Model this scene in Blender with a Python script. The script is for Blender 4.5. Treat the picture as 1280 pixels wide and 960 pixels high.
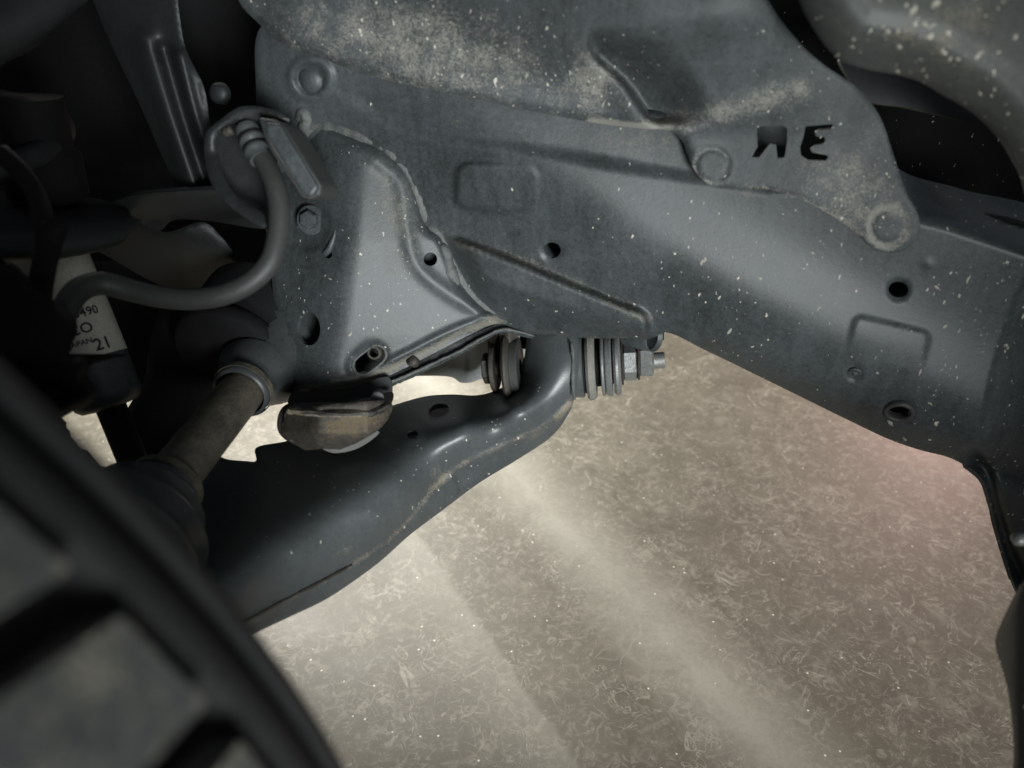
import bpy, bmesh, math, random
import numpy as np
from mathutils import Vector, Matrix
from mathutils.geometry import delaunay_2d_cdt

for o in list(bpy.data.objects): bpy.data.objects.remove(o)
S = bpy.context.scene
C = S.collection
R = math.radians
rng = np.random.default_rng(7)
random.seed(7)

# ------------------------------------------------------------------ camera
CAM_H, PITCH, LENS = 0.625, 30.0, 27.0
cd = bpy.data.cameras.new('camera'); cam = bpy.data.objects.new('camera', cd); C.objects.link(cam)
cam.location = (0, 0, CAM_H); cam.rotation_euler = (R(90 - PITCH), 0, 0)
cd.lens = LENS; cd.sensor_width = 36; cd.clip_start = 0.01; cd.clip_end = 60
cd.dof.use_dof = True; cd.dof.focus_distance = 0.66; cd.dof.aperture_fstop = 5.4
S.camera = cam
# ------------------------------------------------------------------ world and lamps
w = bpy.data.worlds.new('World'); S.world = w; w.use_nodes = True
bg = w.node_tree.nodes['Background']; bg.inputs[0].default_value = (0.80, 0.90, 1.0, 1); bg.inputs[1].default_value = 0.10
def area(name, loc, target, size, power, col, sy=None, spread=180):
    l = bpy.data.lights.new(name, 'AREA'); l.energy = power; l.color = col
    l.shape = 'RECTANGLE'; l.size = size; l.size_y = sy or size; l.spread = R(spread)
    o = bpy.data.objects.new(name, l); C.objects.link(o); o.location = loc
    o.rotation_euler = (Vector(target) - Vector(loc)).to_track_quat('-Z', 'Y').to_euler()
    return o
# open wheel arch towards the lit garage, right of and behind the camera
area('garage_light', (0.31, -0.55, 0.44), (-0.06, 0.50, 0.44), 0.32, 1.62, (0.95, 1.0, 1.0), 0.32, 46)
# lamp on the far side of the car, lighting the floor below it
area('floor_lamp', (-0.45, 1.45, 0.80), (-0.05, 0.9, 0.0), 0.5, 24, (1.0, 0.965, 0.885))
area('pink_floor_fill', (1.15, 1.70, 0.30), (0.45, 1.0, 0.0), 0.25, 3.0, (1.0, 0.62, 0.57), 0.2, 120)  # added pink fill tinting the far right floor, no known source
v = S.view_settings; v.view_transform = 'Standard'; v.look = 'None'; v.exposure = 0.0; v.gamma = 1.0

# ------------------------------------------------------------------ pixel <-> world
CP, SP = math.cos(R(PITCH)), math.sin(R(PITCH))
F = 1280 * LENS / 36.0
def W(px, py, d):
    """point seen at photograph pixel (px, py), d metres along the view axis -> world (N,3)"""
    px, py, d = np.broadcast_arrays(np.asarray(px, float), np.asarray(py, float), np.asarray(d, float))
    x = (px - 640) / F * d; y = -(py - 480) / F * d
    return np.stack([x, d * CP + y * SP, CAM_H - d * SP + y * CP], -1)
def V(px, py, d): return Vector(W(px, py, d).tolist())
def plane_d(py, Y0): return Y0 / (CP + SP * (480 - np.asarray(py, float)) / F)
def floor_pt(px, py):
    vv = (480 - py) / F; d = CAM_H / (SP - vv * CP)
    return V(px, py, d)

# ------------------------------------------------------------------ 2-D helpers
def sm(x, a, b):
    t = np.clip((x - a) / (b - a), 0, 1); return t * t * (3 - 2 * t)
_memo = {}
def catmull(pts, step=4.0, closed=True):
    key = (tuple(tuple(map(float, p)) for p in pts), step, closed)
    if key not in _memo: _memo[key] = _catmull(pts, step, closed)
    return _memo[key].copy()
def _catmull(pts, step, closed):
    pts = [np.array(p, float) for p in pts]; n = len(pts); out = []
    rng_ = range(n) if closed else range(n - 1)
    for i in rng_:
        if closed: p0, p1, p2, p3 = pts[i - 1], pts[i], pts[(i + 1) % n], pts[(i + 2) % n]
        else: p0, p1, p2, p3 = pts[max(i - 1, 0)], pts[i], pts[i + 1], pts[min(i + 2, n - 1)]
        L = np.linalg.norm(p2 - p1); k = max(1, int(round(L / step)))
        for j in range(k):
            t = j / k
            t0 = 0; a = .5
            d1 = max(np.linalg.norm(p1 - p0) ** a, 1e-6); d2 = max(L ** a, 1e-6); d3 = max(np.linalg.norm(p3 - p2) ** a, 1e-6)
            m1 = (p1 - p0) / d1 - (p2 - p0) / (d1 + d2) + (p2 - p1) / d2 if np.linalg.norm(p1 - p0) > 1e-6 else (p2 - p1) / d2
            m2 = (p2 - p1) / d2 - (p3 - p1) / (d2 + d3) + (p3 - p2) / d3 if np.linalg.norm(p3 - p2) > 1e-6 else (p2 - p1) / d2
            m1 = m1 * d2; m2 = m2 * d2
            out.append((2*t**3-3*t**2+1)*p1 + (t**3-2*t**2+t)*m1 + (-2*t**3+3*t**2)*p2 + (t**3-t**2)*m2)
    if not closed: out.append(pts[-1])
    return np.array(out)
def lin(pts, step=4.0, closed=True):
    pts = [np.array(p, float) for p in pts]; n = len(pts); out = []
    for i in range(n if closed else n - 1):
        a, b = pts[i], pts[(i + 1) % n]; k = max(1, int(round(np.linalg.norm(b - a) / step)))
        for j in range(k): out.append(a + (b - a) * j / k)
    if not closed: out.append(pts[-1])
    return np.array(out)
def segdist(x, y, poly, closed=False):
    """distance, side sign (+ = right of travel in image, y down) and arc parameter 0..1"""
    poly = np.asarray(poly, float); A = poly if closed else poly[:-1]; B = np.roll(poly, -1, 0) if closed else poly[1:]
    L = np.linalg.norm(B - A, axis=1); cum = np.concatenate([[0], np.cumsum(L)])
    best = np.full(x.shape, 1e9); sg = np.ones(x.shape); par = np.zeros(x.shape)
    for i in range(len(A)):
        ab = B[i] - A[i]; l2 = max(ab @ ab, 1e-9)
        t = np.clip(((x - A[i][0]) * ab[0] + (y - A[i][1]) * ab[1]) / l2, 0, 1)
        dx = x - A[i][0] - t * ab[0]; dy = y - A[i][1] - t * ab[1]; dd = np.hypot(dx, dy)
        m = dd < best; best = np.where(m, dd, best)
        sg = np.where(m, np.sign(ab[0] * dy - ab[1] * dx + 1e-12), sg)
        par = np.where(m, (cum[i] + t * L[i]) / cum[-1], par)
    return best, sg, par
def inside(x, y, poly):
    c = np.zeros(x.shape, bool); n = len(poly); j = n - 1
    for i in range(n):
        xi, yi = poly[i]; xj, yj = poly[j]
        if yi != yj:
            c ^= ((yi > y) != (yj > y)) & (x < (xj - xi) * (y - yi) / (yj - yi) + xi)
        j = i
    return c
def rrect(x, y, cx, cy, hw, hh, r, ang=0):
    a = R(ang); u = (x - cx) * math.cos(a) + (y - cy) * math.sin(a); q = -(x - cx) * math.sin(a) + (y - cy) * math.cos(a)
    du = np.abs(u) - hw + r; dv = np.abs(q) - hh + r
    return np.hypot(np.maximum(du, 0), np.maximum(dv, 0)) + np.minimum(np.maximum(du, dv), 0) - r
def ell(cx, cy, a, b, ang=0, n=28):
    t = np.linspace(0, 2 * np.pi, n, endpoint=False); k = R(ang)
    u, q = a * np.cos(t), b * np.sin(t)
    return np.stack([cx + u * math.cos(k) - q * math.sin(k), cy + u * math.sin(k) + q * math.cos(k)], -1)
def stad(cx, cy, L, r, ang=0, n=12):
    """slot outline: half length L between end centres, radius r"""
    k = R(ang); out = []
    for s, a0 in ((1, -90), (-1, 90)):
        for i in range(n + 1):
            a = R(a0 + 180 * i / n); u = s * L + r * math.cos(a); q = r * math.sin(a)
            out.append((cx + u * math.cos(k) - q * math.sin(k), cy + u * math.sin(k) + q * math.cos(k)))
    return np.array(out)
def tps(ctrl):
    c = np.array(ctrl, float); xy = c[:, :2] / 100; z = c[:, 2]; n = len(c)
    def U(r2): return 0.5 * r2 * np.log(np.maximum(r2, 1e-12))
    K = U(((xy[:, None] - xy[None]) ** 2).sum(-1)) + 1e-3 * np.eye(n)
    Pm = np.hstack([np.ones((n, 1)), xy]); A = np.block([[K, Pm], [Pm.T, np.zeros((3, 3))]])
    wv = np.linalg.solve(A, np.concatenate([z, np.zeros(3)]))
    def f(x, y):
        x = np.asarray(x, float) / 100; y = np.asarray(y, float) / 100; o = wv[n] + wv[n + 1] * x + wv[n + 2] * y
        for i in range(n): o = o + wv[i] * U((x - xy[i, 0]) ** 2 + (y - xy[i, 1]) ** 2)
        return o
    return f

# ------------------------------------------------------------------ materials
def nd(nt, t, **kw):
    n = nt.nodes.new(t)
    for k, val in kw.items(): setattr(n, k, val)
    return n
def ramp(nt, a, b, ca=(0, 0, 0, 1), cb=(1, 1, 1, 1)):
    r = nd(nt, 'ShaderNodeValToRGB'); r.color_ramp.elements[0].position = a; r.color_ramp.elements[1].position = b
    r.color_ramp.elements[0].color = ca; r.color_ramp.elements[1].color = cb
    return r
def math_(nt, op, a, b=None):
    m = nd(nt, 'ShaderNodeMath', operation=op)
    for i, q in enumerate((a, b)):
        if q is None: continue
        if isinstance(q, (int, float)): m.inputs[i].default_value = q
        else: nt.links.new(q, m.inputs[i])
    return m.outputs[0]
def noise(nt, co, scale, detail=4, rough=.55, dist=0):
    n = nd(nt, 'ShaderNodeTexNoise'); n.inputs['Scale'].default_value = scale; n.inputs['Detail'].default_value = detail
    n.inputs['Roughness'].default_value = rough; n.inputs['Distortion'].default_value = dist; nt.links.new(co, n.inputs['Vector'])
    return n.outputs['Fac']
def mix(nt, fac, a, b):
    m = nd(nt, 'ShaderNodeMix', data_type='RGBA')
    for s, q in ((0, fac), (6, a), (7, b)):
        if isinstance(q, (int, float)): m.inputs[s].default_value = q
        elif isinstance(q, tuple): m.inputs[s].default_value = (*q, 1) if len(q) == 3 else q
        else: nt.links.new(q, m.inputs[s])
    return m.outputs[2]
def grime(name, base, dust=(.22, .185, .135), speck=(.62, .58, .50), rough=.5, metal=0.0, mottle=.35, dust_all=.0, speck_all=.0, bump=.15, spec=.5, gscale=1.0):
    """painted or rusty surface with mottling, road dust (attribute 'dirt') and dried mud specks (attribute 'speck')"""
    m = bpy.data.materials.new(name); m.use_nodes = True; nt = m.node_tree; b = nt.nodes['Principled BSDF']; L = nt.links.new
    co = nd(nt, 'ShaderNodeTexCoord').outputs['Object']
    fine = noise(nt, co, 900 * gscale, 3, .7); mid = noise(nt, co, 260 * gscale, 5, .8); big = noise(nt, co, 14, 3, .5)
    dark = tuple(c * (1 - mottle) for c in base); lite = tuple(min(1, c * (1 + mottle)) for c in base)
    f1 = math_(nt, 'ADD', math_(nt, 'MULTIPLY', mid, .55), math_(nt, 'MULTIPLY', fine, .45))
    f1 = math_(nt, 'ADD', f1, math_(nt, 'MULTIPLY', math_(nt, 'SUBTRACT', big, .5), .5))
    mst = nd(nt, 'ShaderNodeMapping'); mst.inputs['Scale'].default_value = (95, 95, 7); L(co, mst.inputs[0]); stn = noise(nt, mst.outputs[0], 1.0, 4, .7)
    f1 = math_(nt, 'ADD', f1, math_(nt, 'MULTIPLY', math_(nt, 'SUBTRACT', stn, .5), .32))
    r1 = ramp(nt, .34, .68, (*dark, 1), (*lite, 1)); L(f1, r1.inputs[0])
    col = r1.outputs[0]
    # tiny dark pits
    vp = nd(nt, 'ShaderNodeTexVoronoi'); vp.inputs['Scale'].default_value = 210; L(co, vp.inputs['Vector'])
    pit = ramp(nt, .10, .2, (1, 1, 1, 1), (0, 0, 0, 1)); L(vp.outputs['Distance'], pit.inputs[0])
    pitm = math_(nt, 'MULTIPLY', pit.outputs[0], math_(nt, 'GREATER_THAN', big, .5))
    col = mix(nt, math_(nt, 'MULTIPLY', pitm, .55), col, tuple(c * .4 for c in base))
    # dust
    ad = nd(nt, 'ShaderNodeAttribute', attribute_name='dirt').outputs['Fac']
    ad = math_(nt, 'ADD', ad, dust_all)
    dn = noise(nt, co, 70, 6, .75); dn2 = noise(nt, co, 800, 3, .85)
    dsum = math_(nt, 'ADD', math_(nt, 'MULTIPLY', dn, .42), math_(nt, 'MULTIPLY', dn2, .58))
    dr = nd(nt, 'ShaderNodeMapRange'); dr.inputs[1].default_value = .0; dr.inputs[2].default_value = .13
    L(math_(nt, 'SUBTRACT', dsum, math_(nt, 'SUBTRACT', .66, math_(nt, 'MULTIPLY', ad, .36))), dr.inputs[0])
    dm = math_(nt, 'MULTIPLY', dr.outputs[0], math_(nt, 'MINIMUM', math_(nt, 'MULTIPLY', ad, 2.0), .85))
    col = mix(nt, dm, col, dust)
    # specks, two sizes, slightly drawn out downwards
    asp = nd(nt, 'ShaderNodeAttribute', attribute_name='speck').outputs['Fac']
    asp = math_(nt, 'ADD', asp, speck_all)
    mp = nd(nt, 'ShaderNodeMapping'); mp.inputs['Scale'].default_value = (1, 1, .55); mp.inputs['Rotation'].default_value = (0, .4, 0); L(co, mp.inputs[0])
    nz = nd(nt, 'ShaderNodeTexNoise'); nz.inputs['Scale'].default_value = 260; L(co, nz.inputs['Vector'])
    wob = nd(nt, 'ShaderNodeVectorMath', operation='MULTIPLY_ADD'); L(nz.outputs['Color'], wob.inputs[0]); wob.inputs[1].default_value = (.004, .004, .004); L(mp.outputs[0], wob.inputs[2])
    tot = None
    for sc, thr, keep in ((120, .115, .42), (330, .17, .55)):
        vo = nd(nt, 'ShaderNodeTexVoronoi'); vo.inputs['Scale'].default_value = sc; L(wob.outputs[0], vo.inputs['Vector'])
        sx = nd(nt, 'ShaderNodeSeparateColor'); L(vo.outputs['Color'], sx.inputs[0])
        on = math_(nt, 'GREATER_THAN', math_(nt, 'MULTIPLY', asp, keep), sx.outputs[0])
        rad = math_(nt, 'MULTIPLY', math_(nt, 'ADD', sx.outputs[1], .35), thr)
        s = math_(nt, 'MULTIPLY', on, math_(nt, 'LESS_THAN', vo.outputs['Distance'], rad))
        tot = s if tot is None else math_(nt, 'MAXIMUM', tot, s)
    tot = math_(nt, 'MULTIPLY', tot, math_(nt, 'ADD', math_(nt, 'MULTIPLY', fine, 1.0), .25))
    col = mix(nt, tot, col, speck)
    L(col, b.inputs['Base Color'])
    rr = nd(nt, 'ShaderNodeMapRange'); rr.inputs[3].default_value = rough - .1; rr.inputs[4].default_value = rough + .14; L(f1, rr.inputs[0])
    ro = math_(nt, 'ADD', rr.outputs[0], math_(nt, 'MULTIPLY', math_(nt, 'MAXIMUM', dm, tot), .3)); L(ro, b.inputs['Roughness'])
    b.inputs['Metallic'].default_value = metal; b.inputs['Specular IOR Level'].default_value = spec
    bp = nd(nt, 'ShaderNodeBump'); bp.inputs['Strength'].default_value = bump; bp.inputs['Distance'].default_value = .002
    h = math_(nt, 'ADD', math_(nt, 'MULTIPLY', fine, .35), math_(nt, 'MULTIPLY', mid, .8))
    L(h, bp.inputs['Height']); L(bp.outputs[0], b.inputs['Normal'])
    return m
M = {}
M['paint'] = grime('black_body_paint', (.043, .049, .051), dust=(.165, .155, .13), rough=.44, mottle=.50, bump=.13, spec=.42)
M['apron'] = grime('dusty_wheelhouse_paint', (.050, .056, .058), dust=(.25, .238, .21), rough=.52, mottle=.46, bump=.28, spec=.4)
M['arm'] = grime('control_arm_paint', (.066, .073, .075), rough=.36, mottle=.2, bump=.10)
M['liner'] = grime('liner_plastic', (.062, .066, .062), rough=.5, mottle=.28, bump=.2, speck=(.55, .52, .43))
M['dark'] = grime('dark_paint_and_bay_shade', (.016, .0175, .018), rough=.5, mottle=.3, bump=.12)  # dark parts; the unlit left bay is darkened through this colour too
M['pitch'] = grime('black_parts_and_cavity_shade', (.009, .009, .0095), rough=.75, mottle=.3, bump=.12, spec=.15)  # black parts, and shade of unlit cavities put into the colour
M['rubber'] = grime('black_rubber', (.034, .035, .034), rough=.55, mottle=.18, bump=.10, dust=(.13, .115, .09))
M['boot'] = grime('boot_rubber', (.050, .054, .055), rough=.38, mottle=.2, bump=.10)
M['shaft'] = grime('shaft_steel_coating', (.050, .048, .040), rough=.5, mottle=.3, bump=.15, dust=(.16, .135, .095), dust_all=.55)
M['rust'] = grime('rusty_grimy_steel', (.036, .032, .026), rough=.6, mottle=.6, bump=.4, dust=(.13, .095, .058), dust_all=.26)
M['zinc'] = grime('grey_plated_steel', (.24, .25, .25), rough=.42, metal=.5, mottle=.35, bump=.25, dust=(.17, .135, .085), dust_all=.46)
M['grey'] = grime('grey_painted_steel', (.36, .38, .38), rough=.45, mottle=.15, bump=.08, dust_all=.15)
M['bead'] = grime('seam_sealer', (.080, .086, .085), rough=.55, mottle=.45, bump=.5, dust=(.26, .22, .16), dust_all=.35)
M['flange'] = grime('dusty_bushing_rubber', (.17, .165, .145), rough=.7, mottle=.3, bump=.35, dust=(.26, .23, .17), dust_all=.4)
M['steel'] = grime('bare_grey_steel', (.10, .10, .095), rough=.5, mottle=.25, bump=.15, dust_all=.2)
M['cream'] = grime('mud_cream', (.36, .34, .285), rough=.8, mottle=.25, bump=.2)
M['label'] = grime('paper_label', (.52, .50, .43), rough=.6, mottle=.16, bump=.05, dust=(.30, .26, .18), dust_all=.3)
M['ink'] = grime('black_print', (.02, .02, .02), rough=.6, mottle=.1, bump=0)
M['tyre'] = grime('tyre_rubber', (.040, .044, .044), rough=.62, mottle=.25, bump=.15, dust=(.26, .23, .17), dust_all=.42)
M['wall'] = grime('tyre_sidewall_rubber', (.009, .009, .009), rough=.66, mottle=.2, bump=.1, dust=(.05, .045, .035), dust_all=.25, spec=.2)

# ------------------------------------------------------------------ mesh helpers
def tag(o, label=None, cat=None, group=None, kind=None):
    for k, q in (('label', label), ('category', cat), ('group', group), ('kind', kind)):
        if q: o[k] = q
    return o
def thing(name, loc, label, cat, group=None):
    o = bpy.data.objects.new(name, None); C.objects.link(o); o.empty_display_size = .02
    o.location = loc; o['label'] = label; o['category'] = cat
    if group: o['group'] = group
    return o
def origin(parent):
    q = Vector((0, 0, 0))
    while parent is not None: q += Vector(parent.location); parent = parent.parent
    return q
def link(name, verts, faces, mat, parent=None, smooth=True, attrs=None, kind=None, label=None):
    """ONE mesh object; verts are world coordinates, its own origin is its centre"""
    vv = np.array(verts, float); off = np.array(origin(parent)) ; ctr = (vv.min(0) + vv.max(0)) / 2
    me = bpy.data.meshes.new(name); me.from_pydata((vv - ctr).tolist(), [], [list(map(int, f)) for f in faces])
    me.materials.append(M[mat]); me.polygons.foreach_set('use_smooth', [smooth] * len(me.polygons))
    for k, arr in (attrs or {}).items():
        a = me.attributes.new(k, 'FLOAT', 'POINT'); a.data.foreach_set('value', np.asarray(arr, np.float32))
    me.update()
    o = bpy.data.objects.new(name, me); C.objects.link(o); o.parent = parent; o.location = (ctr - off).tolist()
    if kind: o['kind'] = kind
    if label: o['label'] = label
    return o
def panel(name, outline, depth, mat, parent=None, holes=(), step=5.0, thick=.0022, edge=0, edge_d=.002, dirt=None, speck=None, curve=True, rim=None, **kw):
    """a piece of sheet with real thickness: outline and holes give its cut, depth(x, y) its distance along the view axis"""
    out = catmull(outline, min(step, 4)) if curve else lin(outline, min(step, 4))
    hs = [np.asarray(h, float) for h in holes]
    x0, y0 = out.min(0); x1, y1 = out.max(0)
    gx, gy = np.meshgrid(np.arange(x0, x1, step), np.arange(y0, y1, step * .866)); gx = gx + (np.arange(gx.shape[0]) % 2)[:, None] * step / 2
    gx, gy = gx.ravel(), gy.ravel(); ok = inside(gx, gy, out)
    gx, gy = gx[ok], gy[ok]
    D, _, _ = segdist(gx, gy, out[::2], True); ok = D > step * .55
    for h in hs:
        hd, _, _ = segdist(gx, gy, h, True); ok &= ~inside(gx, gy, h) & (hd > step * .4)
    gx, gy = gx[ok], gy[ok]
    pts = list(out); ed = [(i, (i + 1) % len(out)) for i in range(len(out))]
    for h in hs:
        b0 = len(pts); pts += list(h); ed += [(b0 + i, b0 + (i + 1) % len(h)) for i in range(len(h))]
    pts += list(zip(gx, gy))
    res = delaunay_2d_cdt([Vector((float(a), float(b))) for a, b in pts], ed, [], 0, 1e-4)
    q = np.array([(a.x, a.y) for a in res[0]]); tr = np.array([f for f in res[2]])
    cx, cy = q[tr].mean(1).T; ok = inside(cx, cy, out)
    for h in hs: ok &= ~inside(cx, cy, h)
    tr = tr[ok]
    x, y = q.T; d = np.asarray(depth(x, y), float) + np.zeros(x.shape)
    if edge:
        e, _, _ = segdist(x, y, out[::2], True); t = np.clip(1 - e / edge, 0, 1); d = d + edge_d * t * t
    p = W(x, y, d)
    # orient towards the camera
    a, b, c = p[tr[:, 0]], p[tr[:, 1]], p[tr[:, 2]]
    nrm = np.cross(b - a, c - a); camv = np.array([0, 0, CAM_H]); flip = ((camv - a) * nrm).sum(1) < 0
    tr[flip] = tr[flip][:, ::-1]; nrm[flip] *= -1
    vn = np.zeros_like(p)
    for i in range(3): np.add.at(vn, tr[:, i], nrm)
    vn /= np.maximum(np.linalg.norm(vn, axis=1, keepdims=True), 1e-12)
    n = len(p); back = p - vn * thick
    e = np.concatenate([tr[:, [0, 1]], tr[:, [1, 2]], tr[:, [2, 0]]]); key = {}
    for i, j in e: key[(i, j)] = 1
    bd = [(i, j) for i, j in e if (j, i) not in key]
    verts = np.concatenate([p, back]); faces = list(tr) + list(tr[:, ::-1] + n)
    bi = sorted({i for k in bd for i in k}); ix = {q_: k for k, q_ in enumerate(bi)}; b0 = 2 * n; nb = len(bi)
    verts = np.concatenate([verts, p[bi], back[bi]])
    for i, j in bd: faces.append((b0 + ix[j], b0 + ix[i], b0 + nb + ix[i], b0 + nb + ix[j]))
    at = {}
    for nm, fn in (('dirt', dirt), ('speck', speck)):
        if fn is None: continue
        val = np.clip(fn(x, y) + np.zeros(x.shape), 0, 1.5); at[nm] = np.concatenate([val, val, val[bi], val[bi]])
    return link(name, verts, faces, mat, parent, attrs=at, **kw)
def frame_of(a):
    a = Vector(a).normalized(); u = a.orthogonal().normalized(); return a, u, a.cross(u)
def lathe(name, p0, axis, prof, mat, parent=None, seg=40, smooth=True, rot=0, caps=True, sharp=False, **kw):
    """turned part: prof = [(distance along axis, radius)]"""
    a, u, q = frame_of(axis); p0 = Vector(p0); vs, fs = [], []
    rings = []
    for i, (t, r) in enumerate(prof):
        rings.append(len(vs))
        for k in range(seg):
            an = 2 * math.pi * k / seg + rot; vs.append(p0 + a * t + (u * math.cos(an) + q * math.sin(an)) * r)
        if sharp and 0 < i < len(prof) - 1:
            rings.append(len(vs)); vs += vs[-seg:]
    step = 2 if sharp else 1
    pairs = [(rings[i], rings[i + 1]) for i in range(0, len(rings) - 1, step)]
    for b0, b1 in pairs:
        for k in range(seg):
            k2 = (k + 1) % seg; fs.append((b0 + k, b0 + k2, b1 + k2, b1 + k))
    if caps:
        for b0, fl in ((rings[0], True), (rings[-1], False)):
            n0 = len(vs); vs += vs[b0:b0 + seg]; f = list(range(n0, n0 + seg)); fs.append(f[::-1] if fl else f)
    return link(name, [tuple(x) for x in vs], fs, mat, parent, smooth=smooth, **kw)
def tube(name, pts, rad, mat, parent=None, seg=16, sub=6, wob=0, **kw):
    """swept round part through 3-D points"""
    P3 = [np.array(p, float) for p in pts]; rr = [rad] * len(P3) if isinstance(rad, (int, float)) else list(rad)
    q4 = catmull([np.append(p, r) for p, r in zip(P3, rr)], 1e9, False) if sub == 1 else None
    if q4 is None:
        L = sum(np.linalg.norm(P3[i + 1] - P3[i]) for i in range(len(P3) - 1)); q4 = catmull([np.append(p, r) for p, r in zip(P3, rr)], L / (sub * len(P3)), False)
    c = q4[:, :3]; r = q4[:, 3]; n = len(c); T = np.gradient(c, axis=0); T /= np.linalg.norm(T, axis=1, keepdims=True)
    up = Vector(T[0]).orthogonal().normalized(); vs, fs = [], []
    for i in range(n):
        t = Vector(T[i]); up = (up - t * up.dot(t)).normalized(); s = t.cross(up)
        for k in range(seg):
            a = 2 * math.pi * k / seg; ri = r[i] * (1 + (wob * rng.normal() if wob else 0))
            vs.append(tuple(Vector(c[i]) + (up * math.cos(a) + s * math.sin(a)) * ri))
    for i in range(n - 1):
        for k in range(seg):
            k2 = (k + 1) % seg; fs.append((i * seg + k, i * seg + k2, (i + 1) * seg + k2, (i + 1) * seg + k))
    fs.append(list(range(seg))[::-1]); fs.append(list(range((n - 1) * seg, n * seg)))
    return link(name, vs, fs, mat, parent, **kw)
def prism(name, ring, vec, mat, parent=None, bev=.001, **kw):
    """closed 3-D ring extruded by vec with bevelled edges"""
    bm = bmesh.new(); vs = [bm.verts.new(p) for p in ring]; f = bm.faces.new(vs)
    ex = bmesh.ops.extrude_face_region(bm, geom=[f]); bmesh.ops.translate(bm, vec=vec, verts=[g for g in ex['geom'] if isinstance(g, bmesh.types.BMVert)])
    bmesh.ops.recalc_face_normals(bm, faces=bm.faces)
    if bev: bmesh.ops.bevel(bm, geom=list(bm.edges), offset=bev, segments=2, profile=.6, affect='EDGES', clamp_overlap=True)
    vs = [tuple(q.co) for q in bm.verts]; bm.verts.index_update(); fs = [[q.index for q in f.verts] for f in bm.faces]; bm.free()
    o = link(name, vs, fs, mat, parent, smooth=False, **kw)
    return o
def blob(x, y, cx, cy, rx, ry, ang=0):
    a = R(ang); u = (x - cx) * math.cos(a) + (y - cy) * math.sin(a); q = -(x - cx) * math.sin(a) + (y - cy) * math.cos(a)
    return np.exp(-(u / rx) ** 2 - (q / ry) ** 2)
def along(x, y, poly, width):
    D, _, _ = segdist(x, y, catmull(poly, 12, False)); return np.exp(-(D / width) ** 2)

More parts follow.
